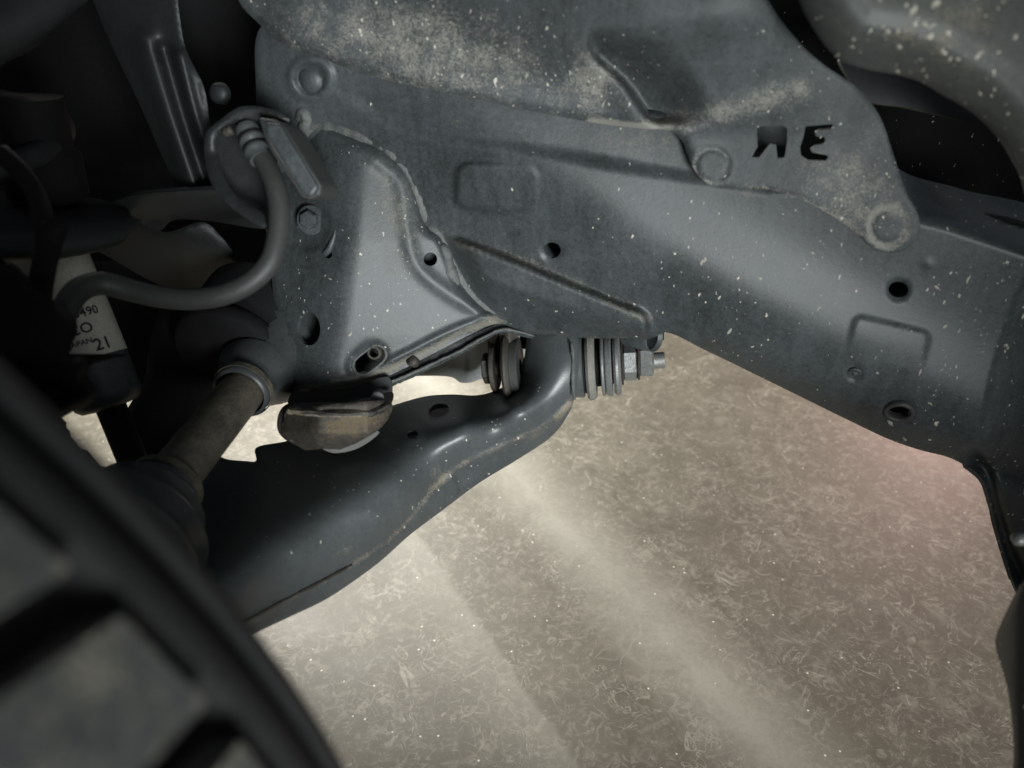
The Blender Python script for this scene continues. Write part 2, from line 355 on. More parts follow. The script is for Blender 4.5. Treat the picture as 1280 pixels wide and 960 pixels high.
#BODY
# ================================================================== the floor
def floor_material():
    m = bpy.data.materials.new('scuffed_concrete_floor'); m.use_nodes = True; nt = m.node_tree; b = nt.nodes['Principled BSDF']; L = nt.links.new
    co = nd(nt, 'ShaderNodeTexCoord').outputs['Object']
    big = noise(nt, co, 3.2, 4, .6); mid = noise(nt, co, 16, 6, .65, .6); fine = noise(nt, co, 170, 4, .75)
    base = ramp(nt, .3, .72, (.118, .108, .082, 1), (.235, .217, .172, 1)); L(math_(nt, 'ADD', math_(nt, 'MULTIPLY', big, .5), math_(nt, 'MULTIPLY', mid, .5)), base.inputs[0])
    col = base.outputs[0]
    gr = ramp(nt, .40, .66); L(fine, gr.inputs[0]); col = mix(nt, math_(nt, 'MULTIPLY', gr.outputs[0], .08), col, (.34, .315, .265))
    msk = ramp(nt, .38, .62); L(noise(nt, co, 6.5, 4, .7, .6), msk.inputs[0]); mk = math_(nt, 'ADD', math_(nt, 'MULTIPLY', msk.outputs[0], .8), .2)
    blot = noise(nt, co, 62, 9, .72, 1.6); bk = ramp(nt, .515, .60); L(blot, bk.inputs[0]); col = mix(nt, math_(nt, 'MULTIPLY', math_(nt, 'MULTIPLY', bk.outputs[0], mk), .72), col, (.40, .375, .315))
    blot2 = noise(nt, co, 24, 9, .72, 1.2); bk2 = ramp(nt, .54, .63); L(blot2, bk2.inputs[0]); col = mix(nt, math_(nt, 'MULTIPLY', bk2.outputs[0], .38), col, (.38, .355, .30))
    blot3 = noise(nt, co, 17, 8, .7, .8); bk3 = ramp(nt, .56, .68); L(blot3, bk3.inputs[0]); col = mix(nt, math_(nt, 'MULTIPLY', bk3.outputs[0], .45), col, (.095, .084, .064))
    st = noise(nt, co, 4.5, 5, .7, 1.0); sk = ramp(nt, .52, .66); L(st, sk.inputs[0]); col = mix(nt, math_(nt, 'MULTIPLY', sk.outputs[0], .35), col, (.125, .110, .086))
    # short scuffs lying in many directions, in patches
    tot = None
    for k_, (ang, wx, ly, th) in enumerate(((.2, 260, 60, .735), (.9, 420, 34, .745), (1.5, 300, 90, .73), (2.1, 340, 24, .76), (2.7, 480, 70, .735), (.55, 190, 9, .775), (2.4, 240, 14, .775))):
        mpn = nd(nt, 'ShaderNodeMapping'); mpn.inputs['Scale'].default_value = (wx, ly, 1); mpn.inputs['Location'].default_value = (k_ * 13.7, k_ * 5.1, 0); mrt = nd(nt, 'ShaderNodeMapping'); mrt.inputs['Rotation'].default_value = (0, 0, ang); L(mrt.outputs[0], mpn.inputs[0])
        cv = nd(nt, 'ShaderNodeVectorMath', operation='MULTIPLY_ADD'); nzc = nd(nt, 'ShaderNodeTexNoise'); nzc.inputs['Scale'].default_value = 38; nzc.inputs['Detail'].default_value = 1; L(co, nzc.inputs['Vector'])
        L(nzc.outputs['Color'], cv.inputs[0]); cv.inputs[1].default_value = (.022, .022, 0); L(co, cv.inputs[2]); L(cv.outputs[0], mrt.inputs[0])
        n1 = noise(nt, mpn.outputs[0], 1.0, 0, .5); r = ramp(nt, th, th + .07); L(n1, r.inputs[0])
        tot = r.outputs[0] if tot is None else math_(nt, 'MAXIMUM', tot, r.outputs[0])
    pm = ramp(nt, .40, .62); L(noise(nt, co, 9, 4, .7, .5), pm.inputs[0])
    tot = math_(nt, 'MULTIPLY', tot, math_(nt, 'ADD', math_(nt, 'MULTIPLY', pm.outputs[0], .75), .2))
    col = mix(nt, math_(nt, 'MULTIPLY', tot, .62), col, (.48, .455, .39))
    tot2 = None
    for sc, wd, ds, amt, th in ((14, .010, 1.0, .95, .49), (33, .018, 1.4, .95, .49)):
        n1 = noise(nt, co, sc, 3, .7, ds); l1 = math_(nt, 'ABSOLUTE', math_(nt, 'SUBTRACT', n1, .5))
        r = ramp(nt, wd * .2, wd, (1, 1, 1, 1), (0, 0, 0, 1)); L(l1, r.inputs[0])
        k = ramp(nt, th, th + .14); L(noise(nt, co, sc * .55, 4, .8, .6), k.inputs[0])
        q = math_(nt, 'MULTIPLY', math_(nt, 'MULTIPLY', r.outputs[0], k.outputs[0]), amt)
        tot2 = q if tot2 is None else math_(nt, 'MAXIMUM', tot2, q)
    col = mix(nt, math_(nt, 'MULTIPLY', tot2, .8), col, (.50, .475, .41))
    pep = noise(nt, co, 420, 2, .8); pk = ramp(nt, .60, .72); L(pep, pk.inputs[0]); col = mix(nt, math_(nt, 'MULTIPLY', pk.outputs[0], .18), col, (.46, .43, .37))
    pd = ramp(nt, .28, .40, (1, 1, 1, 1), (0, 0, 0, 1)); L(pep, pd.inputs[0]); col = mix(nt, math_(nt, 'MULTIPLY', pd.outputs[0], .15), col, (.10, .09, .07))
    # dusty tyre marks: two bands
    tracks = None
    for (a, c, hw, amt, soft) in TRACKS:
        a2, c2 = floor_pt(*a), floor_pt(*c); dv = (c2 - a2).to_2d().normalized(); nv = Vector((-dv.y, dv.x))
        dt = nd(nt, 'ShaderNodeVectorMath', operation='DOT_PRODUCT'); L(co, dt.inputs[0]); dt.inputs[1].default_value = (nv.x, nv.y, 0)
        off = a2.to_2d().dot(nv); wobn = math_(nt, 'MULTIPLY', math_(nt, 'SUBTRACT', mid, .5), .018)
        dd = math_(nt, 'ADD', math_(nt, 'SUBTRACT', dt.outputs['Value'], off), wobn)
        r = nd(nt, 'ShaderNodeValToRGB'); cr = r.color_ramp; e0, e1 = cr.elements
        e0.position = .5 - .18; e0.color = (0, 0, 0, 1); e1.position = .5 + .21; e1.color = (0, 0, 0, 1)
        e2 = cr.elements.new(.5 + .17); e3 = cr.elements.new(.5 - (.05 if soft else .15)); e2.color = e3.color = (1, 1, 1, 1)
        if soft: e0.position = .2
        L(math_(nt, 'ADD', math_(nt, 'MULTIPLY', dd, -.2 / hw), .5), r.inputs[0])
        s = math_(nt, 'MULTIPLY', r.outputs[0], math_(nt, 'MULTIPLY', math_(nt, 'ADD', fine, math_(nt, 'MULTIPLY', mid, .8)), amt))
        tracks = s if tracks is None else math_(nt, 'MAXIMUM', tracks, s)
    col = mix(nt, tracks, col, (.43, .415, .36))
    # pale grains, their sparkle painted as white dots
    vo = nd(nt, 'ShaderNodeTexVoronoi'); vo.inputs['Scale'].default_value = 75; L(co, vo.inputs['Vector'])
    sx = nd(nt, 'ShaderNodeSeparateColor'); L(vo.outputs['Color'], sx.inputs[0])
    g = math_(nt, 'MULTIPLY', math_(nt, 'LESS_THAN', vo.outputs['Distance'], .085), math_(nt, 'GREATER_THAN', sx.outputs[0], .72))
    col = mix(nt, g, col, (.85, .83, .76))
    L(col, b.inputs['Base Color'])
    rr = nd(nt, 'ShaderNodeMapRange'); rr.inputs[3].default_value = .42; rr.inputs[4].default_value = .62; L(mid, rr.inputs[0]); L(rr.outputs[0], b.inputs['Roughness'])
    bp = nd(nt, 'ShaderNodeBump'); bp.inputs['Strength'].default_value = .08; bp.inputs['Distance'].default_value = .002; L(math_(nt, 'ADD', fine, math_(nt, 'MULTIPLY', tot, .5)), bp.inputs['Height']); L(bp.outputs[0], b.inputs['Normal'])
    return m
TRACKS = [((515, 720), (640, 915), .042, .50, 0), ((765, 745), (905, 900), .062, 1.0, 1)]
M['floor'] = floor_material()
n = 30; vs, fs = [], []
for j in range(n + 1):
    for i in range(n + 1): vs.append((-6 + 12 * i / n, -6 + 12 * j / n, 0.0))
for j in range(n):
    for i in range(n): k = j * (n + 1) + i; fs.append((k, k + 1, k + n + 2, k + n + 1))
fl = link('floor', vs, fs, 'floor'); fl['kind'] = 'structure'; fl['label'] = 'scuffed beige concrete garage floor below the car'

# ================================================================== the car body
body = thing('car_body', V(760, 300, .58), 'dark grey painted inner wheel well of a car with stamped frame rail', 'car body')

APX = catmull([(298, -90), (322, 28), (378, 66), (520, 108), (640, 134), (760, 156), (838, 164), (861, 198), (888, 231), (960, 237), (1045, 273), (1092, 311), (1130, 313), (1150, 284), (1133, 240), (1102, 150), (1067, 106), (999, 53), (925, -90)], 14)
def Yrail(x): return .545 - (np.asarray(x, float) - 600) / 650 * .085
STIFF_TOP = catmull([(530, 284), (560, 292), (620, 312), (700, 345), (780, 378), (806, 388), (814, 402), (812, 426)], 8, False)
def rail_depth(x, y):
    d = plane_d(y, Yrail(x)); z = np.zeros(x.shape)
    D, s, t = segdist(x, y, catmull([(380, 60), (560, 130), (700, 225), (830, 318), (1060, 440), (1300, 560)], 20, False))
    z += .012 * np.exp(-(D / 66) ** 2)                                       # rounded shoulder along the rail
    D, s, t = segdist(x, y, catmull([(430, 120), (480, 150), (560, 172), (640, 184), (760, 204), (870, 222), (960, 236)], 12, False))
    q = D * s; z += .0055 * sm(q, -10, 10) * sm(x, 400, 470)   # pressed step under the wheelhouse
    z += .0065 * sm(-rrect(x, y, 621, 234, 55, 33, 22, 3), 0, 8) * (1 - .8 * sm(x, 575, 668))                # oval pressing
    z += .0018 * sm(-rrect(x, y, 1110, 432, 50, 30, 12, 13), -2, 6) * (1 - .8 * sm(y - .2 * (x - 1110), 415, 462))              # rectangular pressing, right
    D, s, t = segdist(x, y, STIFF_TOP)
    Df, sf, _ = segdist(x, y, np.array([(560, 318), (600, 344), (660, 366), (740, 392), (812, 414)], float)); fold = Df * sf
    ins = (s > 0) & (x > 525) & (x < 816)
    z += np.where(ins, (.024 * sm(D, 0, 9) - .00060 * np.clip(fold, 0, 60)) * sm(x - .45 * (y - 300), 552, 588), 0)            # raised stiffening channel
    D, s, t = segdist(x, y, np.array([(880, 437), (1009, 500), (1111, 550), (1191, 574), (1300, 600)]))
    z -= np.where(x > 830, .016 * np.clip(1 - D / 34, 0, 1) ** 2, 0)             # lower edge rolls under
    D, s, t = segdist(x, y, catmull([(1100, 190), (1135, 238), (1200, 260), (1320, 300)], 12, False))
    z -= .09 * sm(-D * s, -34, 34) * sm(x, 1105, 1140)                           # upper edge rolls away to the right
    D, s, t = segdist(x, y, catmull([(1290, 330), (1268, 368), (1245, 440), (1225, 520), (1210, 585), (1195, 660), (1180, 800)], 12, False))
    z -= np.where(s < 0, .004 * sm(D, 0, 7) + .030 * sm(D, 0, 90), 0)                                 # end pressing on the right
    D, s, t = segdist(x, y, catmull([(1219, 572), (1232, 590), (1246, 640), (1262, 690), (1285, 735)], 12, False)); z -= .016 * np.exp(-(D / 8) ** 2)
    for cx, cy, rr_ in ((690, 313, 17), (1123, 363, 16), (1124, 513, 23), (1068, 466, 13)):
        D = np.hypot(x - cx, y - cy); z -= .0022 * sm(-D, -rr_, -rr_ * .6)
    for cx, cy in ((653, 294), (712, 410), (1160, 330)): z += .0008 * blob(x, y, cx, cy, 6, 6)
    e, _, _ = segdist(x, y, APX, True); z -= np.where(inside(x, y, APX), .040 * sm(e, 12, 44), 0)   # set back under the wheelhouse plate
    D = np.hypot(x - 388, y - 98); z += .003 * sm(-D, -32, -26) - .006 * sm(-D, -22, -15)
    return d - z
def rail_dirt(x, y):
    return (.5 * along(x, y, [(545, 296), (640, 322), (760, 375), (808, 398)], 9) + .25 * along(x, y, [(660, 418), (780, 422)], 14)
            + .18 * along(x, y, [(560, 150), (700, 170), (850, 180), (870, 215), (960, 245), (1050, 285)], 22) + .22 * blob(x, y, 800, 185, 60, 22, 8)
            + .12 * blob(x, y, 960, 290, 120, 50, 25) + .14)
def rail_speck(x, y):
    return .30 * blob(x, y, 900, 360, 150, 110) + .30 * sm(x, 1000, 1220) + .03 + .25 * blob(x, y, 960, 270, 70, 40)
RAIL = [(330, 30), (450, 55), (700, 96), (860, 120), (1000, 140), (1080, 160), (1125, 212), (1200, 236), (1320, 276), (1330, 420), (1340, 780), (1285, 765), (1272, 742), (1258, 700), (1246, 660), (1238, 628), (1227, 598), (1191, 574),
        (1148, 562), (1111, 549), (1060, 525), (1009, 500), (940, 466), (880, 437), (833, 416), (812, 424), (778, 423), (747, 423), (700, 421), (660, 417), (600, 410), (500, 425), (380, 425), (335, 300), (320, 120)]
holes = [ell(690, 313, 11, 10), ell(1123, 362, 12.5, 10, 5), ell(1124, 512, 16, 11, 12), ell(1068, 466, 9, 7, 10), ell(653, 293, 3, 3, 0, 12)]
rail = panel('frame_rail', RAIL, rail_depth, 'paint', body, holes=holes[:4], step=4.2, thick=.003, edge=5, edge_d=.0015, dirt=rail_dirt, speck=rail_speck)
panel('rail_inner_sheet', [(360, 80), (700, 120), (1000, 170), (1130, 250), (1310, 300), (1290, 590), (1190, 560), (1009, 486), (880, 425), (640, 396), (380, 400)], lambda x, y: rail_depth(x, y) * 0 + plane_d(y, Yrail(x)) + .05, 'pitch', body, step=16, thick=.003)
def surf_n(f, px, py, h=3.0):
    q = [W(a, b, f(np.array([a]), np.array([b])))[0] for a, b in ((px - h, py), (px + h, py), (px, py - h), (px, py + h))]
    n_ = Vector(np.cross(q[1] - q[0], q[3] - q[2])).normalized(); t_ = V(px, py, 1) - cam.location
    return n_ if n_.dot(t_) > 0 else -n_
def dr(px, py): return float(rail_depth(np.array([float(px)]), np.array([float(py)]))[0])
view = lambda px, py, d: (V(px, py, d) - cam.location).normalized()
rn = Vector((.15, .985, -.05)).normalized()              # inward normal of the rail
# drawn collars behind the punched holes and a rubber plug / grommet
for cx, cy, r_, nm in ((690, 313, 11.6, 'hole_collar'), (1123, 362, 12.5, 'hole_collar')):
    d = dr(cx, cy) ; pr = r_ * d / F
    lathe(nm, V(cx, cy, d), surf_n(rail_depth, float(cx), float(cy), 24.), [(.0012, pr * 1.12), (.0004, pr * 1.02), (.0012, pr * .97), (.012, pr * .93), (.0125, pr * 1.05), (.001, pr * 1.1)], 'paint', rail, 28, caps=False)
d = dr(1124, 513)
lathe('rubber_grommet', V(1124, 513, d), surf_n(rail_depth, 1124., 513., 30.), [(.004, .0075), (-.001, .0070), (-.0032, .0078), (-.003, .0098), (0, .0104), (.002, .0100)], 'rubber', rail, 32, caps=False)
d = dr(1068, 466)
lathe('hole_plug', V(1068, 466, d + .001), surf_n(rail_depth, 1068., 466., 20.), [(-.001, .0049), (-.002, .0040), (-.001, .0032), (-.0018, .0016), (-.0022, .0)], 'paint', rail, 24, caps=False)

# -- upper wheelhouse plate with the stamped letters
APRON = [(280, -90), (298, 0), (322, 28), (350, 52), (378, 66), (410, 76), (452, 92), (520, 108), (580, 121), (640, 134), (700, 146), (760, 156), (806, 161), (838, 164), (853, 177), (861, 198), (872, 218), (888, 231), (915, 236),
         (960, 237), (1005, 251), (1045, 273), (1074, 295), (1092, 311), (1111, 316), (1130, 313), (1143, 302), (1150, 284), (1146, 264), (1133, 240), (1117, 194), (1102, 150), (1086, 125), (1067, 106), (1030, 81), (999, 53), (960, 0), (925, -90)]
def apron_depth(x, y):
    d = plane_d(y, Yrail(x)) ; z = np.full(x.shape, .0085)
    D, s, t = segdist(x, y, catmull([(380, 60), (560, 130), (700, 225), (830, 318), (1060, 440), (1300, 560)], 20, False))
    z += .012 * np.exp(-(D / 66) ** 2)
    z += .006 * sm(-x, -900, -780)
    D, s, t = segdist(x, y, catmull([(430, 120), (480, 150), (560, 172), (640, 184), (760, 204), (870, 222), (960, 236), (1100, 250), (1200, 262)], 12, False))
    z += .0062 * sm(D * s, -75, 8) * sm(x, 800, 880)
    D, s, t = segdist(x, y, np.array(APRON[2:30], float))
    z -= .0052 * np.exp(-(D / 7) ** 2) * sm(-x, -880, -840)                         # lapped flange
    z += .030 * sm(-y + .20 * (x - 620), -135, 90) * sm(-x, -1120, -880)                 # plate swells out above the seam
    z += .008 * np.exp(-((y - 40 + .12 * (x - 760)) / 34) ** 2) * sm(x, 560, 700) * sm(-x, -1000, -860)
    # folded dent
    Dl, sl, tl = segdist(x, y, catmull([(733, 30), (738, 68), (756, 86), (778, 106), (798, 134), (815, 158)], 8, False))
    tri = sm(-sl * Dl, -3, 9) * sm(-(Dl * -sl), -85, -4) * sm(-y, -162, -140) * sm(y, 32, 70)
    z -= .027 * tri
    z += .0015 * np.exp(-((Dl - 10) / 12) ** 2) * (sl > 0) * sm(y, 60, 90)
    # ridge running to the right under the dent
    z += .005 * along(x, y, [(790, 165), (860, 148), (940, 128), (1040, 108)], 24) * sm(-x, -1040, -900) + .004 * along(x, y, [(880, 110), (960, 60), (970, 0)], 25)
    for cx, cy, r_ in ((890, 206, 20), (1110, 284, 21)):
        D = np.hypot(x - cx, y - cy); z += -.0016 * np.exp(-((D - r_) / 2.0) ** 2) + .0004 * np.exp(-((D - r_ - 5) / 3.0) ** 2)
    z -= .006 * sm(x + .35 * y, 1095, 1160)
    return d - z
def apron_dirt(x, y):
    return (.50 * blob(x, y, 520, 60, 230, 75, 12) + .5 * along(x, y, [(810, 164), (860, 148), (940, 130), (1000, 110)], 20) + .45 * blob(x, y, 1060, 230, 90, 75, 40)
            + .3 * along(x, y, [(860, 200), (888, 228), (960, 236), (1050, 275), (1100, 308)], 5) + .35 * blob(x, y, 745, 110, 30, 50) + .9 * along(x, y, [(738, 152), (780, 156), (815, 160)], 4)
            + .5 * np.exp(-((np.hypot(x - 1110, y - 284) - 24) / 5) ** 2) + .38 * np.exp(-((np.hypot(x - 890, y - 208) - 22) / 3) ** 2) + .12)
def apron_speck(x, y):
    return .75 * blob(x, y, 540, 80, 210, 60, 12) + .55 * blob(x, y, 740, 120, 50, 50) + .08 + .15 * sm(x, 900, 1050)
LR = lin([(946, 160), (950, 158), (980, 157.5), (984, 161), (984, 178), (981, 197), (972, 198), (970, 181), (963.5, 180), (949, 197), (939.5, 196.5), (947, 183)], 3)
LE = lin([(1007, 158), (1040, 155), (1042.5, 158), (1041, 161.5), (1024, 163), (1019, 166), (1020, 170.5), (1030, 171.5), (1032.5, 175), (1031, 180), (1019, 182), (1013, 186), (1015, 190.5), (1034, 194), (1036.5, 198), (1034, 201), (1010, 200), (1001, 194), (1000, 184), (1004, 172)], 3)
apron = panel('wheelhouse_plate', APRON, apron_depth, 'apron', body, holes=[LR, LE], step=4.0, thick=.0025, edge=4, edge_d=.0012, dirt=apron_dirt, speck=apron_speck)
# unseen roof sheet above the frame, added to block light from overhead
def roof_depth(x, y): return apron_depth(x, np.full(x.shape, -86.)) - .001 - (-86 - y) * .00055
panel('roof_light_blocker', [(275, -84), (280, -110), (-250, -430), (1700, -430), (930, -110), (925, -84), (600, -84)], roof_depth, 'apron', body, step=22, curve=False, thick=.002)

# -- suspension bracket welded to the rail
BR = [(352, 172), (372, 160), (400, 158), (440, 168), (480, 186), (506, 212), (522, 248), (533, 280), (552, 292), (566, 318), (580, 350), (604, 380), (628, 398), (640, 405), (618, 405), (592, 416), (545, 440), (490, 468), (440, 487), (400, 496), (371, 500), (359, 481), (350, 440), (345, 400), (340, 350), (338, 300), (342, 240), (348, 200)]
def smin(a, b, k):
    h = np.clip(.5 + .5 * (b - a) / k, 0, 1); return b * (1 - h) + a * h - k * h * (1 - h)
WELD = [(345, 190), (356, 168), (378, 160), (402, 157), (440, 167), (482, 186), (508, 212), (524, 248), (535, 281), (552, 294), (564, 318), (580, 352), (604, 381), (632, 402)]
def brk_z(x, y):
    rx = np.interp(y, [160, 200, 300, 420, 500], [442, 440, 433, 416, 398])
    hc = .018 + .00021 * (y - 180) - .00026 * np.maximum(x - rx, 0)
    hl = .018 + .00021 * (y - 180) - .00030 * (rx - x)
    h = smin(hc, hl, .012)
    D, s, t = segdist(x, y, catmull(WELD, 8, False))
    w = np.interp(x, [380, 480, 530], [.0006, .0010, .0013])
    return smin(h, .003 + w * D, .004) + .0025 * along(x, y, [(470, 200), (498, 225), (508, 280), (520, 330), (560, 366), (615, 396)], 9)
def brk_depth(x, y):
    z = brk_z(x, y)
    z += -.004 * np.exp(-(rrect(x, y, 458, 452, 21, 12, 12, -38) / 6) ** 2)
    z -= .0025 * sm(-rrect(x, y, 386, 283, 26, 30, 24, 20), -3, 5)             # pad round the bolt
    z -= .003 * along(x, y, [(380, 494), (440, 482), (500, 456), (560, 426), (620, 400)], 5)
    z += .003 * along(x, y, [(384, 486), (440, 473), (500, 446), (560, 416), (615, 394)], 5)
    return plane_d(y, Yrail(x)) - z
def brk_dirt(x, y):
    return .75 * along(x, y, [(400, 490), (460, 472), (520, 446), (580, 414), (628, 398)], 6) + .35 * blob(x, y, 620, 395, 30, 14, 25) + .5 * blob(x, y, 420, 480, 50, 16, -15) + .35 * blob(x, y, 490, 240, 30, 70, -20) + .3 * blob(x, y, 480, 330, 70, 100) + .08
def brk_speck(x, y): return .18 + .55 * along(x, y, [(503, 250), (506, 310), (512, 360)], 7) + .25 * blob(x, y, 480, 370, 70, 50)
bh = [ell(386, 411, 14.5, 21, -3), stad(462, 450, 11, 11.5, -38), ell(538, 324, 8.5, 8.5), ell(410, 318, 5.5, 5, 20, 14)]
brk = panel('suspension_bracket', BR, brk_depth, 'paint', body, holes=bh, step=3.6, thick=.003, edge=4, edge_d=.0015, dirt=brk_dirt, speck=brk_speck)
def db(px, py): return float(brk_depth(np.array([float(px)]), np.array([float(py)]))[0])
# inside of the bracket: closing sheet behind so that the holes read dark but solid
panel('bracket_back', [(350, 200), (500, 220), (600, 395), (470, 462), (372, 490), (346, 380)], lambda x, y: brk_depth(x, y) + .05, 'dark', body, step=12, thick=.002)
# collared slot with a round guide tube in it
a_ = V(468, 441, db(468, 441)); 
lathe('guide_tube', V(468.5, 440, db(468, 440) + .006), view(468, 440, .5) + Vector((.25, 0, .25)), [(-.003, .0036), (-.0036, .0047), (-.002, .0056), (.014, .0056)], 'rust', brk, 24, caps=False)
tube('slot_lip', [V(a, b, db(a, b) - .0002) for a, b in list(stad(462, 450, 11, 12, -38, 6)) + [stad(462, 450, 11, 12, -38, 6)[0]]], .0012, 'bead', brk, 8, 3)
# weld bead / sealer round the bracket
def bead(pts, rad, dfun, nm='weld_bead', wob=.22, mat='bead', par=body):
    c = catmull(pts, 5, False); ds = dfun(c[:, 0], c[:, 1])
    k = np.ones(len(c)); g = 0.0
    for i in range(len(c)): g = .72 * g + .5 * rng.normal() * wob; k[i] = min(1.45, max(.65, 1 + g)) * (min(1, (i + 1) / 3) * min(1, (len(c) - i) / 3)) ** .5
    return tube(nm, [V(a + rng.normal() * .2, b + rng.normal() * .2, float(q) - .0006) for (a, b), q in zip(c, ds)], [rad * float(q) for q in k], mat, par, 12, 2, .02)
bead([(378, 160), (402, 156), (440, 166), (482, 185), (508, 211), (524, 247), (535, 280)], .0056, lambda x, y: np.minimum(brk_depth(x, y), rail_depth(x, y)) + .0050, wob=.16)
bead([(535, 282), (552, 296), (562, 318), (572, 345), (592, 370), (618, 394)], .0052, lambda x, y: np.minimum(brk_depth(x, y), rail_depth(x, y)) + .0040, wob=.10)
bead([(552, 306), (558, 320), (562, 338), (572, 356)], .0046, lambda x, y: np.minimum(brk_depth(x, y), rail_depth(x, y)) + .0030, wob=.12)
bead([(372, 150), (380, 140), (384, 152), (378, 166), (392, 160)], .0040, lambda x, y: np.minimum(brk_depth(x, y), rail_depth(x, y)) + .0022, wob=.2)
# lower lip of the bracket: second flange with a dark gap between
LIPU = [(369, 501), (430, 491), (500, 465), (560, 435), (600, 414), (628, 404), (650, 410), (670, 419)]
LIPL = [(672, 422), (648, 418), (628, 414), (606, 424), (588, 436), (555, 452), (500, 478), (440, 499), (376, 508)]
panel('bracket_flange', LIPU + LIPL, lambda x, y: plane_d(y, Yrail(x)) - brk_z(x, y) + .010 - .006 * along(x, y, LIPL, 5), 'paint', brk, step=4, thick=.002, edge=3, edge_d=.001,
      dirt=lambda x, y: .38 + 0 * x)
bead([(440, 495), (500, 473), (540, 455), (580, 436), (604, 422), (628, 412), (650, 415), (668, 420)], .0014, lambda x, y: plane_d(y, Yrail(x)) - brk_z(x, y) + .0045, 'flange_edge', par=brk)
tube('flange_bolt_stub', [V(514, 451, db(514, 449) - .004), V(519, 453, db(514, 449) + .002)], .0042, 'rust', brk, 14, 2)
# hexagon bolt with washer
def hexbolt(px, py, d, ax, r, mat, par, nm='hex_bolt'):
    o = lathe(nm, V(px, py, d), ax, [(.0, r), (-.006, r), (-.0078, r * .82)], mat, par, 6, smooth=False, rot=.3)
    lathe('washer', V(px, py, d), ax, [(.001, r * 1.55), (-.0012, r * 1.55), (-.0018, r * 1.45), (-.0018, r * .9)], mat, o, 30, caps=False, sharp=True)
    return o
hexbolt(389, 275, db(389, 275) - .0022, surf_n(brk_depth, 389., 275., 9.) + view(389, 275, .5), .0070, 'paint', brk)
tube('wire_stub', [V(404, 318, db(404, 318) + .004), V(411, 312, db(410, 312) - .0004), V(418, 294, db(416, 292) - .0002), V(420, 284, db(418, 284) + .0006)], [.0026, .0024, .0014, .0008], 'paint', brk, 10, 4)
# round boss up left on the rail
lathe('boss', V(391, 99, dr(391, 99) + .003), rn, [(-.006, .0), (-.0058, .004), (-.004, .0085), (.0, .0105)], 'paint', rail, 28, caps=False)

# -- tube stub at the end of the stiffening channel, open end dark
p0, p1 = V(786, 418, .598), V(818, 424, .578)
lathe('channel_end_tube', p0, p1 - p0, [(0, .0098), ((p1 - p0).length, .0098), ((p1 - p0).length + .0005, .0090), ((p1 - p0).length - .022, .0088)], 'paint', body, 32, caps=False)

lathe('bore_shade_plug', p1 - (p1 - p0).normalized() * .004, p1 - p0, [(-.02, .0086), (0, .0086), (.0006, .0)], 'pitch', body, 28, caps=False)  # black plug disc stands in for the shade inside the tube
# -- panels behind wheelhouse, right; near-black wing panel stands in for the unlit cavity
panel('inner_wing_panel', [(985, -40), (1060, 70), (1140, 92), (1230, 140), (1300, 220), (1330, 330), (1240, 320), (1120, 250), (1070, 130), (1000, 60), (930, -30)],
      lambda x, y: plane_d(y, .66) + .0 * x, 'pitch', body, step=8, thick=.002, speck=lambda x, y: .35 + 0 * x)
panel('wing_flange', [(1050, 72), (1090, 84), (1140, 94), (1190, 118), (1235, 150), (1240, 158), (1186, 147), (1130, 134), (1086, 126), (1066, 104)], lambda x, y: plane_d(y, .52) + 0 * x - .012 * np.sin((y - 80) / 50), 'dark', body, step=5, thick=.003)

# -- engine-bay side: dark panels, upper left
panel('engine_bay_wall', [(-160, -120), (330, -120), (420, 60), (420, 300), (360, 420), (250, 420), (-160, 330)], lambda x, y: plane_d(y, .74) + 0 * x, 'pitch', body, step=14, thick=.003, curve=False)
def tower_depth(x, y):
    d = plane_d(y, .56) - .0003 * (x - 230)
    z = .012 * along(x, y, [(180, 50), (205, 130), (245, 245)], 16) + .010 * along(x, y, [(225, 70), (245, 150), (275, 235)], 8)
    z -= .010 * along(x, y, [(205, 60), (228, 140), (260, 240)], 8)
    return d - z
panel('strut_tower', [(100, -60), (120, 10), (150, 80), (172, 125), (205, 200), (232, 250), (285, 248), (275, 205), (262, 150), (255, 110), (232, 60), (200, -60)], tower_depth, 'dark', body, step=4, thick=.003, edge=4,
      dirt=lambda x, y: .3 * along(x, y, [(195, 70), (235, 200), (262, 244)], 10))
def shelf_depth(x, y):
    return plane_d(y, .53) + .0006 * np.clip(y - 245, -20, 30) * 1.5 - .0001 * (x - 250)
panel('tower_ledge', [(128, 262), (160, 246), (215, 240), (285, 240), (330, 262), (352, 282), (330, 286), (260, 276), (215, 276), (200, 288), (170, 272)], shelf_depth, 'dark', body, step=4, thick=.004, edge=5)
def lower_tower(x, y):
    return plane_d(y, .60) + .04 * sm(y - .2 * (x - 200), 280, 370) + .00012 * np.abs(x - 230)
panel('tower_skirt', [(96, 300), (130, 272), (170, 272), (205, 290), (255, 278), (280, 300), (300, 330), (330, 372), (260, 380), (190, 352), (130, 318)], lower_tower, 'dark', body, step=5, thick=.003, edge=4)
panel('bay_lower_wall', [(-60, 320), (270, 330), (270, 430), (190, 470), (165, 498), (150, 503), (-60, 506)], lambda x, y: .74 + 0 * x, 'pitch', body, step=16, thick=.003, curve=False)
lathe('tower_stud', V(277, 117, plane_d(117, .55)), Vector((.2, .95, -.2)), [(0, .007), (-.004, .0068), (-.006, .004), (-.0062, 0)], 'dark', body, 20, caps=False)

